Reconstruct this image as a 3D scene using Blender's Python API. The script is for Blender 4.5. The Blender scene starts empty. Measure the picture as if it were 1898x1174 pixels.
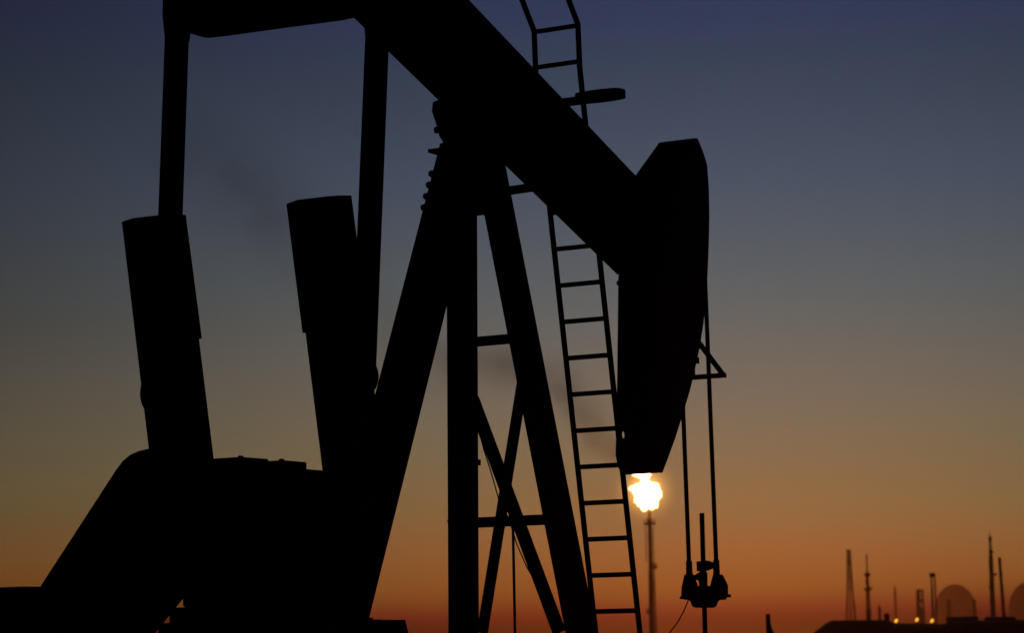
import bpy, bmesh, math, random
from mathutils import Vector, Matrix, noise

random.seed(7)
R = math.radians
scn = bpy.context.scene
col = scn.collection

# ------------------------------------------------------------------ camera
# A 95 mm view from behind the pumping unit, 22 m off, eye height 1.5 m.
W, H, F = 1898.0, 1174.0, 5000.0
TH = R(59.5)                                   # heading, clockwise from +Y
PITCH = math.atan((1191 - 587) / F)
ROLL = R(1.1)
d0 = Vector((math.sin(TH), math.cos(TH), 0))
r0 = Vector((d0.y, -d0.x, 0))
zz = Vector((0, 0, 1))
fwd = d0 * math.cos(PITCH) + zz * math.sin(PITCH)
up0 = zz * math.cos(PITCH) - d0 * math.sin(PITCH)
rgt = r0 * math.cos(ROLL) - up0 * math.sin(ROLL)
upv = up0 * math.cos(ROLL) + r0 * math.sin(ROLL)
EYE = 1.5


def ray(px, py):
    return fwd + rgt * ((px - W / 2) / F) + upv * ((H / 2 - py) / F)


_s = ray(885, 262)
_s = _s * (22.4 / _s.dot(d0))
CAM = Vector((-_s.x, -_s.y, EYE))


def at_y(px, py, Y):
    v = ray(px, py)
    return CAM + v * ((Y - CAM.y) / v.y)


def at_x(px, py, X):
    v = ray(px, py)
    return CAM + v * ((X - CAM.x) / v.x)


def far(px, py, D):
    v = ray(px, py)
    return CAM + v * (D / v.dot(d0))


def proj(p):
    v = Vector(p) - CAM
    k = v.dot(fwd)
    return (W / 2 + F * v.dot(rgt) / k, H / 2 - F * v.dot(upv) / k)


cd = bpy.data.cameras.new('camera')
cam = bpy.data.objects.new('camera', cd)
col.objects.link(cam)
cam.matrix_world = Matrix((
    (rgt.x, upv.x, -fwd.x, CAM.x), (rgt.y, upv.y, -fwd.y, CAM.y),
    (rgt.z, upv.z, -fwd.z, CAM.z), (0, 0, 0, 1)))
cd.sensor_width = 36
cd.lens = 36 * F / W
cd.clip_start, cd.clip_end = 0.5, 30000
cd.dof.use_dof = True
cd.dof.focus_distance = 22.0
cd.dof.aperture_fstop = 3.4
scn.camera = cam

# ------------------------------------------------------------------ sky, sun, exposure
SUN_AZ, SUN_EL = TH + R(4.5), R(-3.0)
SKY = dict(air=1.0, dust=1.0, ozone=1.0, strength=0.12)
scn.view_settings.view_transform = 'Standard'
scn.view_settings.look = 'None'
scn.view_settings.gamma = 1
scn.view_settings.exposure = 1.6
world = bpy.data.worlds.new('World')
scn.world = world
world.use_nodes = True
wt = world.node_tree
bg = wt.nodes['Background']
bg.inputs[1].default_value = SKY['strength']
sk = wt.nodes.new('ShaderNodeTexSky')
sk.sky_type = 'NISHITA'
sk.sun_disc = False
sk.sun_elevation = SUN_EL
sk.sun_rotation = SUN_AZ
sk.air_density, sk.dust_density, sk.ozone_density = SKY['air'], SKY['dust'], SKY['ozone']
# dusk grading of the sky itself: dusty desert air, by elevation (sine) and by angle from the sunset
GAIN = 2.140
GRADE = [(0.00000, (0.0005, 0.0005, 0.0011)),
         (0.00326, (0.0005, 0.0005, 0.0011)),
         (0.00483, (0.0005, 0.0005, 0.0009)),
         (0.00936, (0.7460, 0.0388, 0.1298)),
         (0.01428, (0.8506, 0.5576, 0.1620)),
         (0.01921, (1.0000, 0.6613, 0.2006)),
         (0.03401, (0.8833, 0.7026, 0.3546)),
         (0.04984, (0.6672, 0.7659, 0.5079)),
         (0.06766, (0.5725, 0.7088, 0.5921)),
         (0.09343, (0.5012, 0.6333, 0.6799)),
         (0.12904, (0.3700, 0.5665, 0.7174)),
         (0.17034, (0.2632, 0.4405, 0.7139)),
         (0.20729, (0.1903, 0.3334, 0.5528)),
         (0.22845, (0.1598, 0.2636, 0.5811)),
         (0.30000, (0.1199, 0.1977, 0.4358)),
         (0.60000, (0.0479, 0.0791, 0.1743)),
         (1.00000, (0.0320, 0.0527, 0.1162))]


def wn(t, **kw):
    n = wt.nodes.new(t)
    for k, v in kw.items():
        setattr(n, k, v)
    return n


def wmath(op, a, b=None):
    n = wn('ShaderNodeMath', operation=op)
    for i, v in enumerate((a, b)):
        if v is None:
            continue
        if isinstance(v, (int, float)):
            n.inputs[i].default_value = v
        else:
            wt.links.new(v, n.inputs[i])
    return n.outputs[0]


hs = wn('ShaderNodeHueSaturation')
hs.inputs['Saturation'].default_value = 0.6
hs.inputs['Value'].default_value = GAIN
wt.links.new(sk.outputs[0], hs.inputs['Color'])
tc = wn('ShaderNodeTexCoord')
sx = wn('ShaderNodeSeparateXYZ')
wt.links.new(tc.outputs['Generated'], sx.inputs[0])
mr = wn('ShaderNodeMapRange')
mr.inputs['From Min'].default_value, mr.inputs['From Max'].default_value = 0.0, 1.0
wt.links.new(sx.outputs['Z'], mr.inputs['Value'])
rp = wn('ShaderNodeValToRGB')
els = rp.color_ramp.elements
while len(els) < len(GRADE):
    els.new(0.5)
for e, (p, c) in zip(els, GRADE):
    e.position, e.color = p, (*c, 1)
wt.links.new(mr.outputs[0], rp.inputs[0])
mx = wn('ShaderNodeMix', data_type='RGBA', blend_type='MULTIPLY', clamp_result=False)
mx.inputs['Factor'].default_value = 1
wt.links.new(hs.outputs[0], mx.inputs['A'])
wt.links.new(rp.outputs[0], mx.inputs['B'])
# angle of the view direction from the sunset, round the horizon
AZG = TH + R(4.6)
gx, gy = math.sin(AZG), math.cos(AZG)
along = wmath('ADD', wmath('MULTIPLY', sx.outputs['X'], gx), wmath('MULTIPLY', sx.outputs['Y'], gy))
side = wmath('SUBTRACT', wmath('MULTIPLY', sx.outputs['X'], gy), wmath('MULTIPLY', sx.outputs['Y'], gx))
ang = wmath('ARCTAN2', side, along)
# the orange band runs far along the horizon, the paler glow above it less so
wid = wn('ShaderNodeValToRGB')
we = wid.color_ramp.elements
WIDTH = [(0.0, 0.16), (0.03, 0.23), (0.075, 0.72), (0.12, 1.12), (0.20, 0.97)]
while len(we) < len(WIDTH):
    we.new(0.5)
for e, (p, c) in zip(we, WIDTH):
    e.position, e.color = p, (c, c, c, 1)
wt.links.new(mr.outputs[0], wid.inputs[0])
fall = wmath('MULTIPLY', wmath('MULTIPLY', ang, ang), wid.outputs[0])
cb = wn('ShaderNodeCombineXYZ')
for i, k in enumerate((0.92, 1.06, 1.10)):
    bell = wmath('EXPONENT', wmath('MULTIPLY', fall, -k / R(18.0) ** 2))
    wt.links.new(wmath('ADD', wmath('MULTIPLY', bell, 0.87), 0.13), cb.inputs[i])
vs = wn('ShaderNodeVectorMath', operation='MULTIPLY')
wt.links.new(mx.outputs['Result'], vs.inputs[0])
wt.links.new(cb.outputs[0], vs.inputs[1])
wt.links.new(vs.outputs[0], bg.inputs[0])

sd = bpy.data.lights.new('sun', 'SUN')
sd.energy, sd.angle, sd.color = 0.02, R(0.5), (1.0, 0.55, 0.25)
sun = bpy.data.objects.new('sun', sd)
col.objects.link(sun)
sdir = Vector((math.sin(SUN_AZ) * math.cos(R(0.6)), math.cos(SUN_AZ) * math.cos(R(0.6)), math.sin(R(0.6))))
sun.rotation_euler = sdir.to_track_quat('Z', 'Y').to_euler()
sun.location = sdir * 50

scn.cycles.volume_bounces = 2
scn.cycles.max_bounces = 6


# ------------------------------------------------------------------ materials
def mat(name, c0, c1, rough=0.6, metal=0.0, scale=6.0, bump=0.15, spec=0.3):
    m = bpy.data.materials.new(name)
    m.use_nodes = True
    t = m.node_tree
    b = t.nodes['Principled BSDF']
    co = t.nodes.new('ShaderNodeTexCoord')
    n = t.nodes.new('ShaderNodeTexNoise')
    n.inputs['Scale'].default_value = scale
    n.inputs['Detail'].default_value = 8
    n.inputs['Roughness'].default_value = 0.65
    t.links.new(co.outputs['Object'], n.inputs['Vector'])
    r = t.nodes.new('ShaderNodeValToRGB')
    r.color_ramp.elements[0].position, r.color_ramp.elements[1].position = 0.35, 0.65
    r.color_ramp.elements[0].color, r.color_ramp.elements[1].color = (*c0, 1), (*c1, 1)
    t.links.new(n.outputs['Fac'], r.inputs[0])
    t.links.new(r.outputs[0], b.inputs['Base Color'])
    b.inputs['Roughness'].default_value = rough
    b.inputs['Metallic'].default_value = metal
    b.inputs['Specular IOR Level'].default_value = spec
    bp = t.nodes.new('ShaderNodeBump')
    bp.inputs['Strength'].default_value = bump
    bp.inputs['Distance'].default_value = 0.01
    t.links.new(n.outputs['Fac'], bp.inputs['Height'])
    t.links.new(bp.outputs[0], b.inputs['Normal'])
    return m


def emit(name, c, s):
    m = bpy.data.materials.new(name)
    m.use_nodes = True
    t = m.node_tree
    t.nodes.remove(t.nodes['Principled BSDF'])
    e = t.nodes.new('ShaderNodeEmission')
    e.inputs[0].default_value, e.inputs[1].default_value = (*c, 1), s
    t.links.new(e.outputs[0], t.nodes['Material Output'].inputs['Surface'])
    return m


M = {
    'paint': mat('black_machine_paint', (0.012, 0.011, 0.011), (0.02, 0.018, 0.016), 0.7, 0, 5),
    'steel': mat('oily_steel', (0.012, 0.011, 0.010), (0.024, 0.02, 0.017), 0.55, 0.3, 14),
    'rope': mat('wire_rope', (0.012, 0.011, 0.010), (0.02, 0.018, 0.015), 0.7, 0.2, 60),
    'iron': mat('cast_iron', (0.012, 0.011, 0.010), (0.018, 0.016, 0.015), 0.8, 0, 9),
    'soil': mat('dark_desert_soil', (0.06, 0.045, 0.03), (0.11, 0.085, 0.06), 0.95, 0, 0.3, 0.6),
    'gravel': mat('graded_gravel_bank', (0.05, 0.04, 0.032), (0.09, 0.075, 0.06), 0.95, 0, 0.6, 0.6),
    'tower': mat('galvanised_tower_steel', (0.05, 0.045, 0.04), (0.08, 0.07, 0.06), 0.7, 0.2, 0.5),
    'tank': mat('weathered_tank_steel', (0.14, 0.12, 0.10), (0.20, 0.17, 0.15), 0.7, 0, 0.15),
    'shed': mat('corrugated_shed_cladding', (0.06, 0.07, 0.07), (0.09, 0.10, 0.10), 0.75, 0, 0.6),
    'rust': mat('rusty_stack_steel', (0.10, 0.035, 0.02), (0.15, 0.06, 0.035), 0.8, 0.1, 0.6),
    'lamp': emit('sodium_lamp', (1.0, 0.42, 0.025), 0.6),
}


# ------------------------------------------------------------------ mesh helpers
class MB:
    def __init__(self):
        self.bm = bmesh.new()

    def hexa(self, a, b):                      # two matching quads
        vs = [self.bm.verts.new(p) for p in list(a) + list(b)]
        n = len(a)
        self.bm.faces.new(vs[:n][::-1])
        self.bm.faces.new(vs[n:])
        for i in range(n):
            j = (i + 1) % n
            self.bm.faces.new((vs[i], vs[j], vs[n + j], vs[n + i]))
        return self

    def box(self, x0, x1, y0, y1, z0, z1):
        q = [(x0, y0), (x1, y0), (x1, y1), (x0, y1)]
        return self.hexa([(x, y, z0) for x, y in q], [(x, y, z1) for x, y in q])

    def prism_y(self, xz, y0, y1):             # an XZ outline extruded along Y
        return self.hexa([(x, y0, z) for x, z in xz], [(x, y1, z) for x, z in xz])

    def prism_x(self, yz, x0, x1):
        return self.hexa([(x0, y, z) for y, z in yz], [(x1, y, z) for y, z in yz])

    def bar(self, p0, p1, w, h, up=None, w1=None, h1=None):
        p0, p1 = Vector(p0), Vector(p1)
        a = (p1 - p0).normalized()
        u = Vector(up) if up is not None else (Vector((0, 0, 1)) if abs(a.z) < 0.9 else Vector((1, 0, 0)))
        s = a.cross(u).normalized()
        u = s.cross(a).normalized()
        w1, h1 = w1 or w, h1 or h
        q = [(-.5, -.5), (.5, -.5), (.5, .5), (-.5, .5)]
        return self.hexa([p0 + s * (i * w) + u * (j * h) for i, j in q],
                         [p1 + s * (i * w1) + u * (j * h1) for i, j in q])

    def ibeam(self, p0, p1, depth, flange, tf, tw, up):
        p0, p1 = Vector(p0), Vector(p1)
        a = (p1 - p0).normalized()
        s = a.cross(Vector(up)).normalized()
        u = s.cross(a).normalized()
        k = depth / 2 - tf / 2
        self.bar(p0 + u * k, p1 + u * k, flange, tf, u)
        self.bar(p0 - u * k, p1 - u * k, flange, tf, u)
        self.bar(p0, p1, tw, depth - 2 * tf, u)
        return self

    def tube(self, pts, r, n=10, r1=None):
        pts = [Vector(p) for p in pts]
        rings = []
        for i, p in enumerate(pts):
            t = (pts[min(i + 1, len(pts) - 1)] - pts[max(i - 1, 0)]).normalized()
            u = Vector((0, 0, 1)) if abs(t.z) < 0.9 else Vector((1, 0, 0))
            s = t.cross(u).normalized()
            u = s.cross(t)
            rr = r if r1 is None else r + (r1 - r) * i / (len(pts) - 1)
            rings.append([self.bm.verts.new(p + (s * math.cos(6.2832 * k / n) + u * math.sin(6.2832 * k / n)) * rr)
                          for k in range(n)])
        for a, b in zip(rings, rings[1:]):
            for k in range(n):
                j = (k + 1) % n
                self.bm.faces.new((a[k], a[j], b[j], b[k]))
        self.bm.faces.new(rings[0][::-1])
        self.bm.faces.new(rings[-1])
        return self

    def lathe(self, prof, c, axis='z', n=24):   # prof: (radius, along) pairs
        c = Vector(c)
        ax = {'x': (Vector((1, 0, 0)), Vector((0, 1, 0)), Vector((0, 0, 1))),
              'y': (Vector((0, 1, 0)), Vector((0, 0, 1)), Vector((1, 0, 0))),
              'z': (Vector((0, 0, 1)), Vector((1, 0, 0)), Vector((0, 1, 0)))}[axis]
        rings = []
        for r, h in prof:
            r = max(r, 1e-3)
            rings.append([self.bm.verts.new(c + ax[0] * h + (ax[1] * math.cos(6.2832 * k / n) + ax[2] * math.sin(6.2832 * k / n)) * r)
                          for k in range(n)])
        for a, b in zip(rings, rings[1:]):
            for k in range(n):
                j = (k + 1) % n
                self.bm.faces.new((a[k], a[j], b[j], b[k]))
        self.bm.faces.new(rings[0][::-1])
        self.bm.faces.new(rings[-1])
        return self

    def build(self, name, m, parent=None, smooth=False, bevel=0.0):
        bmesh.ops.recalc_face_normals(self.bm, faces=self.bm.faces)
        me = bpy.data.meshes.new(name)
        self.bm.to_mesh(me)
        self.bm.free()
        me.materials.append(m)
        o = bpy.data.objects.new(name, me)
        col.objects.link(o)
        if parent is not None:
            o.parent = parent
            q, mi = parent, Vector((0, 0, 0))
            while q is not None:
                mi = mi + Vector(q.location)
                q = q.parent
            if mi.length > 0:
                me.transform(Matrix.Translation(-mi))
        if smooth:
            for f in me.polygons:
                f.use_smooth = True
        if bevel:
            b = o.modifiers.new('bevel', 'BEVEL')
            b.width, b.segments, b.limit_method = bevel, 2, 'ANGLE'
        return o


def tag(o, label=None, cat=None, group=None, kind=None):
    for k, v in (('label', label), ('category', cat), ('group', group), ('kind', kind)):
        if v:
            o[k] = v
    return o


def empty(name, loc, label, cat, group=None):
    o = bpy.data.objects.new(name, None)
    o.location = loc
    o.empty_display_size = 0.3
    col.objects.link(o)
    return tag(o, label, cat, group)


def xz(p):
    return (p.x, p.z)


def lerp(a, b, t):
    return Vector(a).lerp(Vector(b), t)


# ------------------------------------------------------------------ ground and embankment
def ground_mesh():
    m = MB()
    bm = m.bm
    rings = [0, 4, 8, 14, 22, 32, 46, 66, 95, 140, 220, 380, 700, 1300, 2300, 2900]
    n = 72
    c0 = bm.verts.new((0, 0, 0))
    prev = None
    for r in rings[1:]:
        cur = []
        for k in range(n):
            a = 6.2832 * k / n
            z = 0.0 if r < 16 else 0.12 * math.sin(a * 7 + r) * min(1, r / 120)
            cur.append(bm.verts.new((math.cos(a) * r, math.sin(a) * r, z)))
        for k in range(n):
            j = (k + 1) % n
            if prev is None:
                bm.faces.new((c0, cur[k], cur[j]))
            else:
                bm.faces.new((prev[k], cur[k], cur[j], prev[j]))
        prev = cur
    return m


tag(ground_mesh().build('ground', M['soil'], smooth=True), kind='structure')

# ------------------------------------------------------------------ pumping unit
PJ = empty('pumpjack', (0, 0, 0), 'large black oil pumpjack silhouetted with its horsehead tilted down', 'pumpjack')
P, S_, IR = M['paint'], M['steel'], M['iron']

# --- walking beam: lower edge seen on its far flange, upper edge on its near flange
BW = 0.17
u0, u1 = at_y(870, 0, -BW), at_y(1178, 325, -BW)
l0, l1 = at_y(720, 95, BW), at_y(1150, 515, BW)


def line_z(a, b, X):
    return a.z + (b.z - a.z) * (X - a.x) / (b.x - a.x)


XT, XH = -3.45, 2.75
c_t = Vector((XT, 0, (line_z(u0, u1, XT) + line_z(l0, l1, XT)) / 2))
c_h = Vector((XH, 0, (line_z(u0, u1, XH) + line_z(l0, l1, XH)) / 2))
pit = math.atan2(c_h.z - c_t.z, XH - XT)
dep_t = (line_z(u0, u1, XT) - line_z(l0, l1, XT)) * math.cos(pit)
dep_h = (line_z(u0, u1, XH) - line_z(l0, l1, XH)) * math.cos(pit)
dep_m = (dep_t + dep_h) / 2
b = MB()
bu = Vector((-math.sin(pit), 0, math.cos(pit)))
if bu.z < 0:
    bu = -bu


def beam_slab(X0, X1, ta, tb, y0, y1):
    """a slab of the tapering beam between the height fractions ta and tb of its depth"""
    pts = []
    for X, t in ((X0, ta), (X1, ta), (X1, tb), (X0, tb)):
        zl, zu = line_z(l0, l1, X), line_z(u0, u1, X)
        pts.append((X, zl + (zu - zl) * t))
    b.prism_y(pts, y0, y1)


beam_slab(XT, XH, 0.0, 0.06, -BW, BW)
beam_slab(XT, XH, 0.94, 1.0, -BW, BW)
beam_slab(XT, XH, 0.06, 0.94, -0.02, 0.02)
for X in (-3.3, -2.7, -1.6, -0.35, 0.35, 1.5, 2.4):
    beam_slab(X - 0.012, X + 0.012, 0.06, 0.94, -BW + 0.01, -0.02)
    beam_slab(X - 0.012, X + 0.012, 0.06, 0.94, 0.02, BW - 0.01)
b.build('walking_beam', P, PJ)

# --- horsehead: two side plates with an open back, a curved front plate
HW = 0.21
front = [at_y(x, y, -HW) for x, y in ((1293, 256), (1304, 283), (1311, 306), (1314, 350), (1315, 400), (1314, 450), (1312, 500), (1309, 550),
                                      (1304, 600), (1297, 645), (1289, 682), (1279, 724), (1266, 768), (1252, 812), (1239, 848), (1228, 877))]
back = [at_y(x, y, HW) for x, y in ((1150, 880), (1145, 866), (1141, 845), (1144, 700), (1146, 515), (1178, 325), (1217, 266))]
prof = [xz(p) for p in front] + [xz(p) for p in back[1:-1]]
hole = at_y(1153.5, 807, HW)


def plate_with_hole(outline, c, r, y0, y1):
    bm = bmesh.new()
    vo = [bm.verts.new((x, 0, z)) for x, z in outline]
    eo = [bm.edges.new((vo[i], vo[(i + 1) % len(vo)])) for i in range(len(vo))]
    vi = [bm.verts.new((c[0] + r * math.cos(6.2832 * k / 16), 0, c[1] + r * math.sin(6.2832 * k / 16))) for k in range(16)]
    ei = [bm.edges.new((vi[i], vi[(i + 1) % 16])) for i in range(16)]
    bmesh.ops.triangle_fill(bm, edges=eo + ei, use_beauty=True)
    for f in [f for f in bm.faces if (Vector((f.calc_center_median().x - c[0], 0, f.calc_center_median().z - c[1])).length < r * 0.92
                                      and all(v in vi for v in f.verts))]:
        bm.faces.remove(f)
    ret = bmesh.ops.extrude_face_region(bm, geom=bm.faces[:])
    for v in [g for g in ret['geom'] if isinstance(g, bmesh.types.BMVert)]:
        v.co.y = y1
    for v in vo + vi:
        v.co.y = y0
    m = MB()
    m.bm.free()
    m.bm = bm
    return m


HH = bpy.data.objects.new('horsehead', None)
col.objects.link(HH)
HH.parent = PJ
for y0, y1 in ((HW - 0.02, HW), (-HW, -HW + 0.02)):
    plate_with_hole(prof, (hole.x, hole.z), 0.04, y0, y1).build('side_plate', P, HH)
fp = MB()
pts = [xz(p) for p in front]
inn = [(x - 0.025, z) for x, z in pts]
for i in range(len(pts) - 1):
    fp.prism_y([pts[i], pts[i + 1], inn[i + 1], inn[i]], -HW + 0.021, HW - 0.021)
fp.build('front_plate', P, HH)
for z in (0.25, 0.5, 0.72):
    a, c = front[0], front[-1]
    zw = a.z + (c.z - a.z) * z
    MB().box(hole.x + 0.12, hole.x + 0.45, -HW + 0.021, HW - 0.021, zw - 0.012, zw + 0.012).build('inner_web', P, HH)
# lug on the back edge, where the beam meets the head
lug = at_y(1144.5, 525, HW)
MB().lathe([(0.022, -0.06), (0.022, 0.06)], (lug.x, HW - 0.06, lug.z), 'y', 10).build('hinge_pin', S_, HH)
# rope guard in front of the bridle
gY = HW + 0.03
gc = at_y(1341, 696, -gY)
gt = at_y(1297, 641, -HW - 0.02)
g = MB()
g.bar((gc.x, -gY - 0.02, gc.z), (gc.x, gY + 0.02, gc.z), 0.045, 0.045)
g.bar((gt.x - 0.03, -gY, gt.z + 0.02), (gc.x, -gY, gc.z), 0.03, 0.045)
g.bar((gt.x - 0.03, gY, gt.z + 0.02), (gc.x, gY, gc.z), 0.03, 0.045)
g.build('rope_guard', P, HH)
for x, y in ((1293.5, 669), (1286, 690)):
    q = at_y(x, y, -HW)
    MB().box(q.x - 0.05, q.x + 0.006, -HW - 0.012, -HW, q.z - 0.03, q.z + 0.03).build('guard_clip', P, HH)
# --- bridle, carrier bar
RY = 0.145
rn = at_y(1327.5, 1040, -RY)
RX = rn.x
top_y = max(p.x for p in front)
rt = at_y(1313, 480, -RY)
BR = bpy.data.objects.new('bridle', None)
col.objects.link(BR)
BR.parent = PJ
for s in (-1, 1):
    pts = []
    for p in front[1:6]:
        pts.append((p.x + 0.018, s * RY, p.z))
    pts.append((RX, s * RY, rn.z - 0.03))
    MB().tube(pts, 0.0215, 10).build('wire_rope', M['rope'], BR, smooth=True)
    MB().lathe([(0.018, 0.045), (0.03, 0.03), (0.033, -0.10), (0.026, -0.13)], (RX, s * RY, rn.z - 0.03), 'z', 14).build('rope_socket', S_, BR)
CB = bpy.data.objects.new('carrier_bar', None)
col.objects.link(CB)
CB.parent = PJ
zc = at_x(1305, 1104, RX).z


def yz(px, py):
    q = at_x(px, py, RX)
    return (q.y, q.z)


# side hangers (flared, each with a see-through eye), body and pin
for s, c in ((1, 1278), (-1, 1331)):
    pg = [yz(c - 7, 1066), (yz(c + 6, 1066)), yz(c + (13 if s > 0 else 16), 1086), yz(c + 16, 1104), yz(c + 12, 1113), yz(c - 8, 1113), yz(c - 13, 1104), yz(c - (12 if s > 0 else 13), 1090)]
    bm = bmesh.new()
    e = yz(c + 2 * (1 if s > 0 else -1), 1089)
    vo = [bm.verts.new((RX - 0.03, y, z)) for y, z in pg]
    eo = [bm.edges.new((vo[i], vo[(i + 1) % len(vo)])) for i in range(len(vo))]
    vi = [bm.verts.new((RX - 0.03, e[0] + 0.013 * math.cos(6.2832 * k / 10), e[1] + 0.018 * math.sin(6.2832 * k / 10))) for k in range(10)]
    ei = [bm.edges.new((vi[i], vi[(i + 1) % 10])) for i in range(10)]
    bmesh.ops.triangle_fill(bm, edges=eo + ei, use_beauty=True)
    for f in [f for f in bm.faces if all(v in vi for v in f.verts)]:
        bm.faces.remove(f)
    ret = bmesh.ops.extrude_face_region(bm, geom=bm.faces[:])
    for v in [q for q in ret['geom'] if isinstance(q, bmesh.types.BMVert)]:
        v.co.x = RX + 0.03
    m = MB()
    m.bm.free()
    m.bm = bm
    m.build('hanger', S_, CB)
m = MB()
m.prism_x([yz(x, y) for x, y in ((1284, 1088), (1322, 1087), (1332, 1104), (1331, 1112), (1326, 1116), (1323, 1125), (1317, 1128), (1294, 1128), (1288, 1125), (1285, 1116), (1279, 1112), (1277, 1104))], RX - 0.07, RX + 0.07)
m.build('body', S_, CB, bevel=0.01)
pa, pb = at_x(1263, 1109, RX), at_x(1352, 1105.5, RX)
MB().tube([pa + (pa - pb) * 0.02, pb + (pb - pa) * 0.02], 0.016, 10).build('hanger_pin', S_, CB)

# --- polished rod with its two clamps (a thing of its own, held by the carrier bar)
PR = empty('polished_rod', (RX, 0, 0), 'thin polished rod standing up through the carrier bar, gripped by clamps', 'rod')
zr = at_x(1302, 952, RX)
MB().lathe([(0.024, 0.0), (0.024, zr.z)], (RX, zr.y * 0.5, 0), 'z', 14).build('rod', S_, PR, smooth=False)
k1, k2 = at_x(1307, 1050, RX), at_x(1304.5, 1070, RX)
MB().lathe([(0.045, -0.05), (0.05, -0.04), (0.05, 0.035), (0.045, 0.045)], (RX, 0.01, k1.z), 'z', 16).prism_x(
    [yz(1310, 1040), yz(1319, 1043), yz(1325, 1049), yz(1319, 1055), yz(1310, 1059)], RX - 0.03, RX + 0.03).build('clamp', S_, PR)
MB().lathe([(0.04, -0.10), (0.043, -0.05), (0.043, 0.03), (0.038, 0.045)], (RX, 0.0, k2.z), 'z', 16).prism_x(
    [yz(1301, 1060), yz(1293, 1065), yz(1287, 1070), yz(1293, 1076), yz(1301, 1079)], RX - 0.03, RX + 0.03).build('clamp', S_, PR)
MB().lathe([(0.17, 0.0), (0.17, 0.05), (0.11, 0.06), (0.11, 0.40), (0.15, 0.41), (0.15, 0.47), (0.07, 0.48), (0.06, 0.62), (0.03, 0.66)], (RX, 0, 0), 'z', 20).build('stuffing_box', IR, PR)

# signal cable hanging from the carrier bar
w0 = at_x(1276, 1113, RX)
wpts = [at_x(x, y, RX + 0.02) for x, y in ((1276, 1113), (1267, 1135), (1256, 1155), (1241, 1174))]
wpts += [Vector((RX + 0.1, wpts[-1].y + 0.35, 0.9)), Vector((RX + 0.1, wpts[-1].y + 0.6, 0.3)), Vector((RX + 0.1, wpts[-1].y + 0.9, 0.02))]
tag(MB().tube(wpts, 0.006, 6).build('signal_cable', M['rope'], smooth=True), 'thin slack cable trailing down from the left end of the carrier bar', 'cable')

# --- samson post: far leg (upright in the picture), near leg (splayed), rear leg
def leg_pts(x0, y0, x1, y1, Y0, Y1):
    a, c = at_y(x0, y0, Y0), at_y(x1, y1, Y1)
    t = (0.02 - a.z) / (c.z - a.z)
    return a, a + (c - a) * t


B0, B1 = leg_pts(855.5, 300, 859.5, 1174, 0.15, 0.56)
C0, C1 = leg_pts(906.5, 296, 1077, 1174, -0.15, -0.56)
A0, A1 = leg_pts(856, 280, 638, 1140, 0.0, 0.0)
fx = Vector((1, 0, 0))
LW, LD = 0.16, 0.235          # front legs: flange across, depth along X
MB().ibeam(B0, B1, LD, LW, 0.02, 0.016, fx).build('front_leg', P, PJ)
MB().ibeam(C0, C1, LD, LW, 0.02, 0.016, fx).build('front_leg', P, PJ)
zA = at_y(683, 1138, -0.13).z
A2 = A0 + (A1 - A0) * ((zA - A0.z) / (A1.z - A0.z))
AL = MB().ibeam(A0, A2, 0.29, 0.26, 0.025, 0.02, fx).build('rear_leg', P, PJ)
for x, y in ((800, 322), (795, 343), (790, 364), (785.5, 385)):
    q = at_y(x, y, 0.12)
    MB().lathe([(0.012, -0.03), (0.028, -0.02), (0.03, 0.0), (0.024, 0.018), (0.01, 0.026)], (q.x, 0.12, q.z), 'y', 12).build('step_bolt', S_, AL, smooth=True)
# foot of the rear leg
q = at_y(691, 1146, -0.15)
q2 = at_y(703, 1150.5, -0.15)
MB().box(A2.x - 0.30, q.x, -0.15, 0.15, q.z - 0.06, q.z).build('leg_foot', P, PJ)
MB().box(A2.x - 0.34, q2.x, -0.17, 0.17, q2.z - 0.03, q2.z + 0.004).build('foot_plate', P, PJ)
q = at_y(723, 964, -0.13)
MB().lathe([(0.02, -0.03), (0.02, 0.03)], (q.x, -0.13, q.z), 'z', 8).build('cable_clip', S_, PJ)


def on(a, c, z):
    return a + (c - a) * ((z - a.z) / (c.z - a.z))


def zat(px, py):
    return at_y(px, py, 0.0).z


# cross bars and braces between the front legs
for (px, py, h) in ((912, 631, 0.075), (948, 967, 0.085)):
    z = zat(px, py)
    MB().bar(on(B0, B1, z) + Vector((0, -0.05, 0)), on(C0, C1, z) + Vector((0, 0.05, 0)), 0.08, h).build('cross_bar', P, PJ)
bx = 0.02


def yplane(px, py, off):
    """point of the plane through the two front legs, moved off metres along X"""
    n = (B1 - B0).cross(C0 - B0)
    v = ray(px, py)
    return CAM + v * ((B0 + fx * off - CAM).dot(n) / v.dot(n))


MB().bar(yplane(876, 740, 0.03), yplane(1037, 1174, 0.03), 0.118, 0.02, fx).build('diagonal_brace', P, PJ)
MB().bar(yplane(969, 705, -0.03), yplane(894, 1174, -0.03), 0.098, 0.02, fx).build('diagonal_brace', P, PJ)
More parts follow.
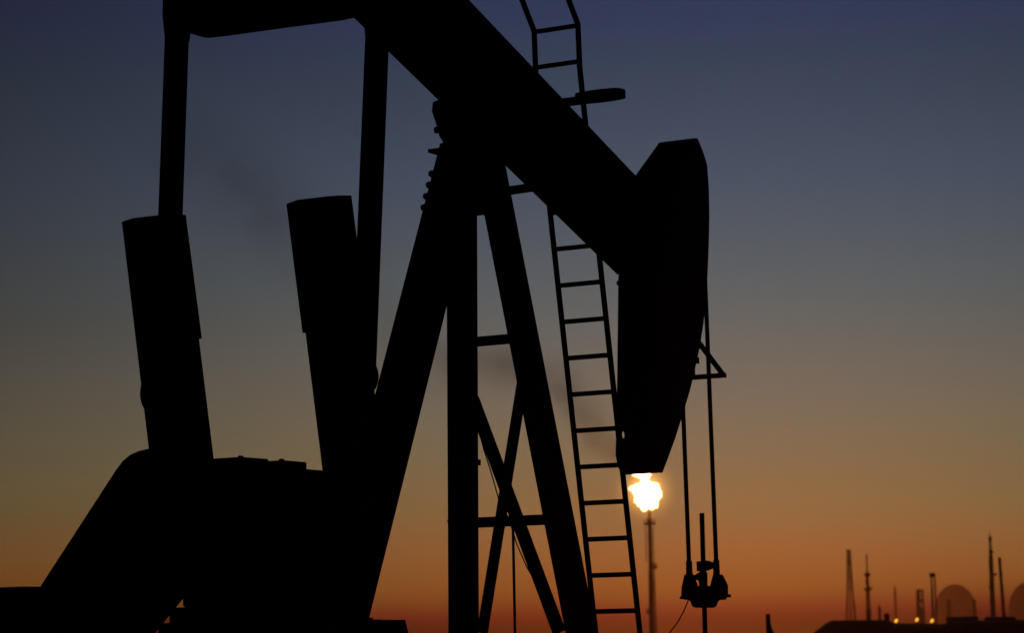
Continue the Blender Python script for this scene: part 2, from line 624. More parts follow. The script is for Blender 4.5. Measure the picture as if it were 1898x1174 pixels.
# head of the post: gusset, top plate, saddle bearing
zp = at_x(806, 276, -0.22).z
gz = yplane(889, 396, 0).z
gm = MB()
gm.prism_x([(0.23, gz), (0.15, zp - 0.03), (-0.15, zp - 0.03), (-0.19, gz)], -0.05, 0.1)
gm.prism_y([(-0.30, zp - 0.03), (0.12, zp - 0.03), (0.14, gz), (-0.1, gz)], -0.02, 0.02)
gm.build('post_gusset', P, PJ)
pl = at_x(793, 276, -0.18)
MB().prism_x([(pl.y, zp - 0.015), (pl.y, zp + 0.015), (-pl.y, zp + 0.015), (-pl.y, zp - 0.015)], -0.18, 0.18).build('top_plate', P, PJ)
SX = -0.13
left = [at_x(x, y, SX) for x, y in ((822, 271), (819, 262), (813, 253), (810, 240), (808, 233), (799, 206), (801, 188), (812, 184))]
sb = MB()
sb.prism_x([(p.y, p.z) for p in left] + [(-p.y, p.z) for p in left[::-1]], SX, -SX)
sb.build('saddle_bearing', IR, PJ, bevel=0.015)
q = at_x(812, 241, SX - 0.01)
for s in (-1, 1):
    MB().lathe([(0.03, -0.02), (0.03, 0.02)], (SX - 0.02, s * q.y, q.z), 'y', 6).build('bearing_bolt', S_, PJ)

# --- ladder on the near side of the post
LY = -0.70
la = [at_y(x, y, LY) for x, y in ((1022.5, 420), (1104, 1174))]
lx = Vector(la[0]), Vector(la[1])
LWID = 0.415
z_lo = 0.25


def rail_at(z):
    return lx[0] + (lx[1] - lx[0]) * ((z - lx[0].z) / (lx[1].z - lx[0].z))


LD_ = bpy.data.objects.new('ladder', None)
col.objects.link(LD_)
LD_.parent = PJ
k_ = at_y(990, 57, LY)
k_up = at_y(968, 0, LY)
k_up = k_ + (k_up - k_) * 2.2
k_mid = at_y(993, 135, LY)
for s, dz in ((0, 0.0), (-LWID, 0.0)):
    o_ = Vector((0, s, 0))
    pts = [rail_at(z_lo) + o_, rail_at(lx[1].z) + o_, rail_at(lx[0].z) + o_, k_mid + o_, k_ + o_, k_up + o_]
    MB().tube(pts, 0.0235, 10).build('rail', P, LD_, smooth=True)


def rail_any(z):
    if z <= lx[0].z:
        return rail_at(z)
    if z <= k_mid.z:
        return lerp(lx[0], k_mid, (z - lx[0].z) / (k_mid.z - lx[0].z))
    return lerp(k_mid, k_, (z - k_mid.z) / (k_.z - k_mid.z))


r_ref = at_y(1029, 463, LY).z
r_ref2 = at_y(1098, 1135, LY).z
stp = (r_ref - r_ref2) / 10
zr_ = r_ref2 - 3 * stp
while zr_ < k_.z + 0.02:
    q = rail_any(zr_)
    MB().tube([q + Vector((0, 0.012, 0)), q + Vector((0, -LWID - 0.012, 0))], 0.0205, 8).build('rung', P, LD_, smooth=True)
    zr_ += stp
# hoop on the near rail
hq = at_y(1079, 181, LY - LWID)
hb = MB()
n = 28
ring = []
hy0, hy1 = hq.y + 0.05, hq.y - 0.365
for k in range(n):
    a = 6.2832 * k / n
    ring.append(Vector((hq.x + 0.02 + 0.10 * math.copysign(abs(math.sin(a)) ** 0.5, math.sin(a)), (hy0 + hy1) / 2 + (hy0 - hy1) / 2 * math.cos(a), hq.z)))
for k in range(n):
    a, c = ring[k], ring[(k + 1) % n]
    hb.bar(a, c, 0.012, 0.066, (0, 0, 1))
hb.build('hoop', P, LD_)
h0 = at_y(1035, 188, LY)
MB().bar(Vector((hq.x, h0.y + 0.15, hq.z - 0.03)), Vector((hq.x, hq.y - 0.02, hq.z - 0.03)), 0.035, 0.045).build('hoop_arm', P, LD_)
# strut from the post to the ladder
zb = yplane(945, 350, 0).z
c_ = on(C0, C1, zb)
MB().bar(c_ + Vector((0.05, 0.0, 0)), Vector((rail_any(zb).x, LY - 0.1, zb + 0.0)), 0.05, 0.066).build('ladder_strut', P, LD_)

# --- equalizer, pitman arms
XE = -3.05
PY = 0.87
e0, e1 = at_x(385, 70, XE), at_x(660, 33, XE)
ez = at_x(520, 52, XE).z
eq = MB()
und = [at_x(x, y, XE + 0.12) for x, y in ((356, 56), (365, 64), (374, 68), (386, 70.5), (420, 67), (520, 53), (635, 38), (668, 31))]
pts = [(0.80, und[0].z + 0.02)] + [(p.y, p.z) for p in und] + [(-0.83, ez + 0.06), (-0.83, ez + 0.24), (-0.3, ez + 0.46), (0.3, ez + 0.46), (0.80, ez + 0.24)]
eq.prism_x(pts, XE - 0.12, XE + 0.12)
eq.build('equalizer', P, PJ, bevel=0.01)
MB().prism_x([(-0.26, ez + 0.46), (0.26, ez + 0.46), (0.2, line_z(l0, l1, XE) + 0.02), (-0.2, line_z(l0, l1, XE) + 0.02)], XE - 0.15, XE + 0.15).build('equalizer_bearing', IR, PJ, bevel=0.015)
for s, top, bot in ((1, (328.5, 66), (304, 730)), (-1, (700, 66), (674, 697))):
    pt, pb_ = at_y(*top, s * PY), at_y(*bot, s * PY)
    m = MB()
    m.ibeam(pt + Vector((0, 0, 0.06)), pb_, 0.19, 0.085, 0.018, 0.014, fx)
    pm = m.build('pitman_arm', P, PJ)
    # forked upper end with wrist pin and lower bearing housing
    MB().prism_y([(pt.x - 0.11, pt.z + 0.55), (pt.x + 0.11, pt.z + 0.55), (pt.x + 0.125, pt.z + 0.14), (pt.x + 0.095, pt.z - 0.04), (pt.x - 0.095, pt.z - 0.04), (pt.x - 0.125, pt.z + 0.14)],
                 s * PY - 0.05, s * PY + 0.05).build('upper_fork', IR, pm, bevel=0.01)
    MB().lathe([(0.11, -0.058), (0.125, -0.045), (0.125, 0.045), (0.11, 0.058)], (pb_.x, s * PY, pb_.z), 'y', 24).build('crank_bearing', IR, pm)

# --- cranks with their counterweights
CT = dict(far=0.80, inner=0.585)
for s in (1, -1):
    yo, yi, yb = 0.79 * s, 0.64 * s, 0.605 * s
    if s > 0:
        rear = [at_y(x, y, yo) for x, y in ((225, 411), (275, 832))]
        fr = [at_y(x, y, yi) for x, y in ((341, 398), (369.5, 628), (397, 852))]
        topm = [at_y(x, y, yb) for x, y in ((282, 400), (302, 398), (322, 397.4), (345, 398))]
        cfr = [at_y(x, y, yb) for x, y in ((345, 398), (375, 628))]
        crr = [rear[0], rear[0] + (rear[1] - rear[0]) * 0.547]
    else:
        rear = [at_y(x, y, yi) for x, y in ((536, 378), (567, 620), (597, 872))]
        fr = [at_y(x, y, yo) for x, y in ((652, 362), (677, 560), (703, 800))]
        topm = [at_y(x, y, yo) for x, y in ((588, 366), (608, 363.5), (630, 362), (652, 362))]
        cfr = [fr[0], fr[0] + (fr[2] - fr[0]) * 0.57]
        crr = [at_y(x, y, yb) for x, y in ((530, 378), (560, 618))]
    sh_z = 2.05
    q0, q1 = rear[0], rear[-1]
    xr = q0.x + (q1.x - q0.x) * (sh_z - q0.z) / (q1.z - q0.z)
    out = [xz(q0), xz(q1), (xr + 0.05, sh_z - 0.1), (xr + 0.34, sh_z - 0.1), (xr + 0.42, sh_z + 0.1), (fr[2].x - 0.01, fr[2].z - 0.1), xz(fr[2]), xz(fr[1])] + [xz(p) for p in topm[::-1]]
    cr = MB().prism_y(out, yo, yi).build('crank', P, PJ, bevel=0.006)
    cw = [xz(crr[0]), xz(crr[1]), xz(cfr[1])] + [xz(p) for p in topm[::-1]]
    MB().prism_y(cw, yi - 0.003 * s, yb).build('counterweight', IR, cr, bevel=0.006)
    if s > 0:
        q = at_y(264, 730, 0.82)
        MB().lathe([(0.05, -0.03), (0.15, -0.02), (0.15, 0.02), (0.05, 0.03)], (q.x + 0.145, 0.82, q.z), 'y', 20).build('pin_nut', S_, cr)
    MB().lathe([(0.20, -0.08), (0.20, 0.08)], (xr + 0.22, 0.56 * s, sh_z), 'y', 24).build('crank_hub', IR, cr)

# --- gear reducer
GX = -3.15
gzt = at_y(583, 871, -0.44).z
gb = MB()
gq = at_y(337, 1105, 0.44)
gpt = at_y(314, 1127, 0.40)
gb.prism_y([(gq.x, gpt.z), (GX + 0.62, gpt.z), (GX + 0.70, 2.3), (GX + 0.62, gzt - 0.12), (GX + 0.45, gzt), (GX - 0.85, gzt), (GX - 1.0, gzt - 0.15), (GX - 1.0, 2.25), (gq.x, 2.05)], -0.44, 0.44)
gb.build('gear_reducer', IR, PJ, bevel=0.02)
GR = GX - 0.2                     # rear edge of both covers
c1r, c2r = at_x(447, 847.5, GR), at_x(523, 853.5, GR)
c1f, c2f = at_y(497, 851.5, c1r.y), at_y(568, 857.5, c2r.y)
MB().box(GR, c1f.x, c1r.y, 0.40, gzt, (c1r.z + c1f.z) / 2).build('inspection_cover', IR, PJ)
MB().box(GR, c2f.x, c2r.y, c1r.y - 0.004, gzt, (c2r.z + c2f.z) / 2).build('inspection_cover', IR, PJ)
for q in (c1r, c2r):
    MB().lathe([(0.02, -0.03), (0.02, 0.010)], (GR + 0.02, q.y + 0.02, q.z), 'z', 8).build('cover_bolt', S_, PJ)

# --- belt guard, motor, base
GY = 0.56
og = [at_y(x, y, GY) for x, y in ((70, 1093), (214, 871), (226, 855), (240, 843), (257, 836), (276, 832))]
cx_, cz_ = og[5].x + 0.08, og[5].z - 0.52
outl = [xz(p) for p in og] + [(cx_ + 0.2, og[5].z - 0.02), (cx_ + 0.45, og[5].z - 0.25), (cx_ + 0.5, cz_)]
p_lo0 = at_y(342, 1110, 0.45)
p_lo1 = at_y(287.5, 1177, 0.45)
outl += [xz(p_lo0), xz(p_lo1), (og[0].x - 0.2, p_lo1.z - 0.12), (-5.9, p_lo1.z - 0.14), (-6.2, og[0].z - 0.45), (-6.0, og[0].z - 0.14), (og[0].x - 0.3, og[0].z - 0.10)]
MB().prism_y(outl, 0.45, GY).build('belt_guard', P, PJ, bevel=0.012)

mz = at_y(40, 1093, 0.3).z
MOX = -5.78
mo = MB()
mo.lathe([(0.12, -0.37), (0.34, -0.34), (0.36, -0.30), (0.36, 0.24), (0.30, 0.30), (0.06, 0.31), (0.06, 0.44)], (MOX, 0.0, mz - 0.42), 'y', 28)
mo.build('motor', IR, PJ)
e_ = at_y(69, 1092, GY)
MB().prism_y([(e_.x + 0.02, e_.z - 0.3), (e_.x + 0.02, e_.z), (e_.x - 0.55, e_.z + 0.0), (e_.x - 0.63, e_.z - 0.05), (e_.x - 1.2, e_.z - 0.05), (e_.x - 1.2, e_.z - 0.3)], 0.2, GY - 0.115).build('motor_mount', P, PJ)

# base skid under reducer and rear leg
bz = at_y(751, 1150, -0.5)
bz2 = at_y(757, 1174, -0.5)
bre = at_y(293, 1165, 0.5).x
bs = MB()
slope = (bz2.x - bz.x) / (bz2.z - bz.z)
for y0, y1 in ((-0.5, -0.38), (0.38, 0.5)):
    bs.prism_y([(bre, bz.z), (bz.x, bz.z), (bz.x + slope * (1.0 - bz.z), 1.0), (bre, 1.0)], y0, y1)
bs.box(bre + 0.01, bz.x - 0.02, -0.379, 0.379, 1.2, bz.z - 0.004)
bs.build('base_frame', P, PJ)
ped = MB()
ped.box(gpt.x, -2.4, -0.40, 0.40, bz.z, gpt.z - 0.002)
ped.build('reducer_pedestal', P, PJ)
sk = MB()
for y0, y1 in ((-0.62, -0.42), (0.42, 0.62)):
    sk.box(-7.2, 1.6, y0, y1, 0.0, 0.25)
for x in (-6.6, -4.6, -2.6, -0.6, 1.2):
    sk.box(x, x + 0.2, -0.419, 0.419, 0.02, 0.24)
sk.build('skid', P, PJ)
for x in (-3.85, -2.3):
    for y in (-0.49, 0.37):
        MB().box(x, x + 0.16, y, y + 0.12, 0.25, 1.0).build('support_leg', P, PJ)
for x in (-7.0, -5.6):
    for y in (-0.45, 0.33):
        MB().box(x, x + 0.14, y, y + 0.12, 0.25, mz - 0.72).build('support_leg', P, PJ)
MB().box(-7.1, -5.3, -0.5, 0.44, mz - 0.72, mz - 0.6).build('motor_table', P, PJ)

# brake cable and drop rod between the front legs
bpts = [yplane(x, y, -0.09) for x, y in ((886, 792), (897, 835), (909, 872), (924, 925), (944, 965), (958, 1010), (977, 1053), (1000, 1092))]
MB().tube(bpts, 0.006, 6).build('brake_cable', M['rope'], PJ, smooth=True)
q0 = yplane(950.5, 962, -0.07)
MB().tube([q0, Vector((q0.x, q0.y, 0.25))], 0.012, 8).build('drop_rod', S_, PJ, smooth=True)
q0 = yplane(887, 858, 0)
MB().lathe([(0.02, -0.025), (0.02, 0.025)], q0, 'z', 8).build('cable_clip', S_, PJ)
q0 = at_y(829, 967, 0.5)
MB().tube([q0, q0 + Vector((0.1, -0.1, 0))], 0.01, 6).build('bolt_end', S_, PJ)

# ------------------------------------------------------------------ far plant
def px_x(px, D):
    """ground point under picture column px at distance D"""
    p = far(px, 1170, D)
    return Vector((p.x, p.y, 0))


def height(px, py, D):
    return far(px, py, D).z


def lattice(m, base, w0, w1, h, t, n, z0=0.0):
    """four tapering legs with crossed bracing, and small fittings bolted on at uneven heights"""
    def c(z, i):
        w = (w0 + (w1 - w0) * (z - z0) / (h - z0)) / 2
        sx_, sy_ = ((-1, -1), (1, -1), (1, 1), (-1, 1))[i % 4]
        v = d0 * (sy_ * w) + r0 * (sx_ * w)
        return base + v + zz * z
    lev = [z0 + (h - z0) * k / n for k in range(n + 1)]
    for i in range(4):
        m.bar(c(z0, i), c(h, i), t * 0.8, t * 0.8)
    for k in range(n):
        for i in range(4):
            m.bar(c(lev[k], i), c(lev[k + 1], i + 1), t * 0.45, t * 0.45)
            m.bar(c(lev[k + 1], i), c(lev[k + 1], i + 1), t * 0.5, t * 0.5)
    rl = random.Random(int(w0 * 1000 + h * 10))
    for k in range(max(3, n // 2)):
        p = c(z0 + (h - z0) * rl.random(), rl.randrange(4))
        m.bar(p, p + zz * t * rl.uniform(1.5, 3.5), t * rl.uniform(1.0, 2.2), t * rl.uniform(1.0, 2.2))
    return m


def round_platform(base, z, r, h=0.5):
    m = MB()
    m.lathe([(r, 0), (r, h)], base + zz * z, 'z', 14)
    return m


def u(px, D):
    """metres that px picture units span at distance D"""
    return px * D / F


# flare stack
FD = 600.0
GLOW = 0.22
fb = px_x(1209, FD)
ft_ = height(1204, 944, FD)
FS = empty('flare_stack', fb, 'tall slender flare stack with small platforms under the bright flame', 'flare stack')


def fz(py):
    return height(1206, py, FD)


def fp_(z, dx=0.0):
    return fb + r0 * u(dx, FD) + zz * z


MB().tube([fp_(0), fp_(fz(1060)), fp_(fz(975))], u(4.2, FD), 14, u(3.4, FD)).build('stack_pipe', M['rust'], FS, smooth=True)
MB().lathe([(u(3.4, FD), fz(975)), (u(5, FD), fz(972)), (u(5, FD), fz(962)), (u(3, FD), fz(960)), (u(3, FD), ft_), (u(3.6, FD), ft_ + 0.2)], fb, 'z', 14).build('flare_tip', M['rust'], FS)
for py, r, dx, h in ((974, 11, 0, 4), (1056, 6, 6, 4), (1090, 5.5, 1, 3), (1139, 7, -3, 4)):
    z = fz(py)
    m = round_platform(fb + r0 * u(dx, FD), z, u(r, FD), u(h, FD))
    for k in range(8):
        a = 6.2832 * k / 8
        v = Vector((math.cos(a), math.sin(a), 0)) * u(r * 0.92, FD)
        m.bar(fp_(z, dx) + v + zz * u(h, FD), fp_(z, dx) + v + zz * u(h + 7, FD), u(1, FD), u(1, FD))
    m.build('platform', M['rust'], FS)
m = MB()
m.tube([fp_(fz(1042), -8), fp_(fz(976), -8)], u(0.9, FD), 6)
m.bar(fp_(fz(997), -8), fp_(fz(997)), u(1.2, FD), u(1.2, FD))
m.build('pilot_line', M['rust'], FS)
m = MB()
lattice(m, fp_(0, 1.5), u(13, FD), u(10, FD), fz(1058), u(1.2, FD), 14)
m.build('guide_frame', M['rust'], FS)
m = MB()
lattice(m, fp_(0, 4), u(5, FD), u(5, FD), fz(978), u(0.9, FD), 40)
m.build('ladder_cage', M['rust'], FS)

# flame: a billowing body with a detached-looking puff above, merged into one skin
fm = MB()
for x, y, rx, ry, dd in ((1200, 922, 20, 22, 0), (1207, 914, 15, 18, 1.0), (1196, 933, 13, 11, -1.0), (1204, 937, 10, 8, 0.5), (1188, 917, 13, 16, 0.6), (1181, 908, 9, 9, 0), (1174, 906, 7, 5, 0),
                         (1193, 895, 5, 6, 0), (1211, 906, 8, 8, 0), (1196, 887, 6, 6, 0.4), (1190, 883, 8, 5, 0), (1181, 881, 8, 3, 0), (1200, 880, 6, 5, 0), (1186, 874, 9, 6, 0), (1178, 866, 8, 6, 0.4), (1172, 856, 7, 5, 0.4)):
    c = far(x, y, FD + dd)
    res = bmesh.ops.create_icosphere(fm.bm, subdivisions=3, radius=1)
    for v in res['verts']:
        k = 1 + 0.75 * noise.noise(v.co * 2.3 + Vector((x, y, 0)) * 0.37)
        v.co = c + r0 * (v.co.x * rx * k * FD / F) + d0 * (v.co.y * rx * k * FD / F) + zz * (v.co.z * ry * k * FD / F)
M['flame'] = emit('flame', (1.0, 0.60, 0.22), 2.6)
FL = fm.build('flame', M['flame'], smooth=True)
rm = FL.modifiers.new('skin', 'REMESH')
rm.mode, rm.voxel_size, rm.use_smooth_shade = 'VOXEL', 0.17, True
tag(FL, 'brilliant yellow white gas flame burning on top of the flare stack', 'flame')

# lens bloom round the flame, added as a soft glowing volume shell
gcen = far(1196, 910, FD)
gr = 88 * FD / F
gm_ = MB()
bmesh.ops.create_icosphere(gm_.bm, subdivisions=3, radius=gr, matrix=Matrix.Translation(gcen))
gmat = bpy.data.materials.new('bloom_halo')
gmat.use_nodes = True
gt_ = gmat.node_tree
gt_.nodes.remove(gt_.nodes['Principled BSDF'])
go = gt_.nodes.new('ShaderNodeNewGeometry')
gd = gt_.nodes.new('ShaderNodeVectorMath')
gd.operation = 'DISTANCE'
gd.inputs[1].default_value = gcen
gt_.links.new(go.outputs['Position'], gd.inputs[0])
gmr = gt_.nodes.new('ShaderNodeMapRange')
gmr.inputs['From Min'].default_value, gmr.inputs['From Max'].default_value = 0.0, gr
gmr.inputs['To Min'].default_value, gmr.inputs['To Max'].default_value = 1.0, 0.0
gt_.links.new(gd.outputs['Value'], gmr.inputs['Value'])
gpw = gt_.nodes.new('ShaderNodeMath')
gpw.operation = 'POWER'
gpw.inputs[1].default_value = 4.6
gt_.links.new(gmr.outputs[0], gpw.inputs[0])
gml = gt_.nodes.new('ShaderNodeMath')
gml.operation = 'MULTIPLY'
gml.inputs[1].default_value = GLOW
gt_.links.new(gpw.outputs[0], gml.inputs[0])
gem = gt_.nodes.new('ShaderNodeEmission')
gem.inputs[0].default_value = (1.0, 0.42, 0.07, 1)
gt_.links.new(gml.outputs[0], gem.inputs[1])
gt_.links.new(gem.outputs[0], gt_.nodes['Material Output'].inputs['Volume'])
gm_.build('bloom_halo', gmat, FL)

# smoke trailing off the flame to the left
PUFFS = [(1168, 862, 20, .35, 0), (1140, 838, 32, .50, 0), (1112, 814, 42, .60, 1), (1090, 776, 46, .45, 1), (1064, 738, 50, .38, 2), (1038, 704, 54, .36, 2),
         (998, 690, 56, .26, 3), (952, 684, 60, .28, 3), (906, 676, 64, .28, 4), (856, 680, 66, .22, 4), (800, 672, 74, .20, 5), (728, 608, 96, .20, 6),
         (630, 520, 115, .20, 7), (540, 425, 125, .22, 8), (455, 340, 125, .22, 9), (360, 270, 110, .16, 10)]
pc = [(far(x, y, FD + dz), u(r, FD), t) for x, y, r, t, dz in PUFFS]
sm = MB()
rings = []
for i_, (c, r, t) in enumerate(pc):
    tg_ = (pc[min(i_ + 1, len(pc) - 1)][0] - pc[max(i_ - 1, 0)][0]).normalized()
    sd_ = tg_.cross(d0).normalized()
    rings.append((c, sd_, r * 1.25))
c, sd_, r = rings[0]
rings.insert(0, (c + (rings[0][0] - rings[1][0]).normalized() * r * 1.1, sd_, r * 0.5))
c, sd_, r = rings[-1]
rings.append((c + (rings[-1][0] - rings[-2][0]).normalized() * r * 1.1, sd_, r * 0.5))
vr = [[sm.bm.verts.new(c + sd_ * (r * math.cos(6.2832 * k / 12)) + d0 * (r * math.sin(6.2832 * k / 12))) for k in range(12)] for c, sd_, r in rings]
for a, b_ in zip(vr, vr[1:]):
    for k in range(12):
        sm.bm.faces.new((a[k], a[(k + 1) % 12], b_[(k + 1) % 12], b_[k]))
sm.bm.faces.new(vr[0][::-1])
sm.bm.faces.new(vr[-1])
smat = bpy.data.materials.new('sooty_smoke')
smat.use_nodes = True
st = smat.node_tree
st.nodes.remove(st.nodes['Principled BSDF'])
sg = st.nodes.new('ShaderNodeNewGeometry')
tot = None
for c, r, t in pc:
    dn = st.nodes.new('ShaderNodeVectorMath')
    dn.operation = 'DISTANCE'
    dn.inputs[1].default_value = c
    st.links.new(sg.outputs['Position'], dn.inputs[0])
    mr_ = st.nodes.new('ShaderNodeMapRange')
    mr_.interpolation_type = 'SMOOTHSTEP'
    mr_.inputs['From Min'].default_value, mr_.inputs['From Max'].default_value = 0.0, r * 1.2
    mr_.inputs['To Min'].default_value, mr_.inputs['To Max'].default_value = t / (1.2 * r), 0.0
    st.links.new(dn.outputs['Value'], mr_.inputs['Value'])
    if tot is None:
        tot = mr_.outputs[0]
    else:
        ad = st.nodes.new('ShaderNodeMath')
        st.links.new(tot, ad.inputs[0])
        st.links.new(mr_.outputs[0], ad.inputs[1])
        tot = ad.outputs[0]
sn = st.nodes.new('ShaderNodeTexNoise')
sn.inputs['Scale'].default_value = 0.11
sn.inputs['Detail'].default_value = 3
st.links.new(sg.outputs['Position'], sn.inputs['Vector'])
sr = st.nodes.new('ShaderNodeMapRange')
sr.inputs['From Min'].default_value, sr.inputs['From Max'].default_value = 0.38, 0.64
sr.inputs['To Min'].default_value, sr.inputs['To Max'].default_value = 0.45, 1.45
st.links.new(sn.outputs['Fac'], sr.inputs['Value'])
mm_ = st.nodes.new('ShaderNodeMath')
mm_.operation = 'MULTIPLY'
st.links.new(tot, mm_.inputs[0])
st.links.new(sr.outputs[0], mm_.inputs[1])
sv = st.nodes.new('ShaderNodeVolumePrincipled')
sv.inputs['Color'].default_value = (0.45, 0.20, 0.10, 1)
sv.inputs['Anisotropy'].default_value = 0.3
st.links.new(mm_.outputs[0], sv.inputs['Density'])
st.links.new(sv.outputs[0], st.nodes['Material Output'].inputs['Volume'])
SMO = tag(sm.build('smoke', smat), kind='stuff')

# amber lamps
LAMPD = 190.0
EMBD = 180.0
lamps = [(1661, 1152, 'amber floodlight farthest left, just right of the small black hut'),
         (1699.5, 1150, 'middle one of three amber floodlights, at the foot of the open framed tower'),
         (1727.5, 1152, 'amber floodlight at the foot of the mast beside the large dome')]
for px, py, lab in lamps:
    p = far(px, py, LAMPD)
    L = empty('floodlight', (p.x, p.y, 0), lab, 'lamp', 'amber floodlights along the plant')
    MB().tube([(p.x, p.y, 0), (p.x, p.y, p.z - 0.1)], 0.035, 8).build('pole', M['tower'], L)
    m = MB()
    bmesh.ops.create_icosphere(m.bm, subdivisions=2, radius=0.145)
    ax = (r0 * 0.5 + zz * 0.87).normalized()
    for v in m.bm.verts:
        w_ = v.co.copy()
        al = w_.dot(ax)
        v.co = p + (w_ - ax * al) * 0.62 + ax * (al * 1.0)
    m.build('lamp_head', M['lamp'], L, smooth=True)

# gravel bank in front of the plant (earth, in profile)
def bank():
    m = MB()
    tops = [(1508, 1173.5), (1520, 1165), (1532, 1156), (1542, 1151), (1560, 1151), (1600, 1150.5), (1640, 1150), (1652, 1153), (1660, 1156), (1700, 1157), (1740, 1158), (1750, 1158), (1768, 1152), (1800, 1151), (1830, 1151), (1850, 1150), (1890, 1150), (1930, 1150), (2010, 1150), (2060, 1160), (2100, 1168)]
    bm = m.bm
    rows = []
    for x, y in tops:
        p = far(x, y, EMBD + 12)
        hgt = max(p.z, 0.05)
        r_ = []
        for dd, hh in ((0, -0.05), (5, 0.55), (9, 0.9), (12, 1.0), (40, 1.0), (46, 0.7), (60, -0.05)):
            q = px_x(x, EMBD + 12)
            jit = random.uniform(-0.03, 0.03) if hh > 0.3 else 0
            vdir = Vector((q.x - CAM.x, q.y - CAM.y, 0)).normalized()
            r_.append(bm.verts.new(q + vdir * (dd - 12) + zz * max(-0.05, hgt * hh + jit * (hh < 1.0))))
        rows.append(r_)
    for a, c in zip(rows, rows[1:]):
        for k in range(len(a) - 1):
            bm.faces.new((a[k], c[k], c[k + 1], a[k + 1]))
    return m


tag(bank().build('embankment', M['gravel']), kind='structure')


def shed(name, x0, x1, y0, D, dpt, label, cat, ov=0.12):
    a, c = px_x(x0, D), px_x(x1, D)
    h = height((x0 + x1) / 2, y0, D)
    e = empty(name, a.lerp(c, 0.5), label, cat, 'low sheds on the bank' if name == 'low_shed' else None)
    m = MB()
    q = [a, c, c + d0 * dpt, a + d0 * dpt]
    m.hexa(q, [v + zz * (h - 0.15) for v in q])
    m.build('wall', M['shed'], e)
    s = (c - a).normalized() * ov
    q = [a - s - d0 * ov + zz * (h - 0.15), c + s - d0 * ov + zz * (h - 0.15)]
    mid = [v + d0 * (dpt / 2 + ov) + zz * 0.15 for v in q]
    bk = [v + d0 * (dpt + 2 * ov) for v in q]
    m = MB()
    m.hexa([q[0], mid[0], bk[0]], [q[1], mid[1], bk[1]])
    m.build('roof', M['shed'], e)
    return e


shed('hut', 1641, 1649.5, 1138, 205, 0.5, 'small black box hut on the bank left of the lamps', 'hut', 0.01)
shed('low_shed', 1766, 1814, 1143.5, 215, 3, 'long low shed with pale roof in front of the large dome', 'shed')
shed('low_shed', 1838, 1884, 1144, 215, 3, 'long low shed at the foot of the two tall masts', 'shed')

# lattice tower (left)
def tower_base(px, D):
    return px_x(px, D)


D1 = 900
tb = tower_base(1578, D1)
T = empty('lattice_tower', tb, 'broad based tapering lattice tower, leftmost of the plant', 'tower')
hk = height(1577, 1095, D1)
m = lattice(MB(), tb, u(21, D1), u(10, D1), hk, u(1.6, D1), 7)
lattice(m, tb, u(10, D1), u(5.5, D1), height(1576, 1024, D1), u(1.7, D1), 12, hk)
m.build('lattice', M['tower'], T)
round_platform(tb, height(1576, 1026, D1), u(4, D1), u(6, D1)).build('top_platform', M['tower'], T)
round_platform(tb, height(1577, 1048, D1), u(4, D1), u(4, D1)).build('platform', M['tower'], T)
MB().tube([tb, tb + zz * height(1577, 1030, D1)], u(1.2, D1), 8).build('cable_ladder', M['tower'], T)

D2 = 560
tb = tower_base(1611, D2)
T = empty('mast', tb, 'antenna mast with two dark platforms beside the broad lattice tower', 'mast')
m = lattice(MB(), tb, u(10, D2), u(5, D2), height(1610, 1094, D2), u(1.3, D2), 7)
lattice(m, tb, u(4, D2), u(3, D2), height(1610, 1066, D2), u(1.6, D2), 6, height(1610, 1094, D2))
m.build('lattice', M['tower'], T)
MB().tube([tb, tb + zz * height(1610, 1066, D2), tb + zz * height(1609, 1028, D2)], u(1.6, D2), 8, u(1.4, D2)).build('antenna', M['tower'], T)
round_platform(tb, height(1610, 1070, D2), u(5.5, D2), u(7, D2)).build('platform', M['tower'], T)
m = round_platform(tb, height(1610, 1096, D2), u(7, D2), u(5, D2))
m.bar(tb + r0 * u(3, D2) + zz * height(1610, 1092, D2), tb + r0 * u(10, D2) + zz * height(1610, 1090, D2), u(2, D2), u(2, D2))
m.build('platform', M['tower'], T)
MB().lathe([(u(4, D2), 0), (u(4, D2), height(1610, 1130, D2))], tb, 'z', 12).build('base_column', M['tower'], T)


def column(px, py, D, w, label, cat='stack', name='stack', taper=0.9, m_='tower', cap=True):
    b_ = tower_base(px, D)
    h = height(px, py, D)
    r = u(w, D) / 2
    e = empty(name, b_, label, cat)
    MB().lathe([(r * 1.25, 0), (r, h * 0.25), (r * taper, h * 0.96), (r * taper * 0.8, h)], b_, 'z', 16).build('shell', M[m_], e, smooth=False)
    if cap:
        MB().lathe([(r * 1.35, 0), (r * 1.35, u(2, D))], b_ + zz * h * 0.85, 'z', 16).build('platform', M[m_], e)
        MB().tube([b_ + zz * h * 0.98, b_ + zz * (h + u(6, D))], u(0.8, D), 6).build('vent_pipe', M[m_], e)
    else:
        MB().lathe([(r * 1.1, 0), (r * 1.1, u(2, D))], b_ + zz * h * 0.6, 'z', 16).build('band', M[m_], e)
    return e


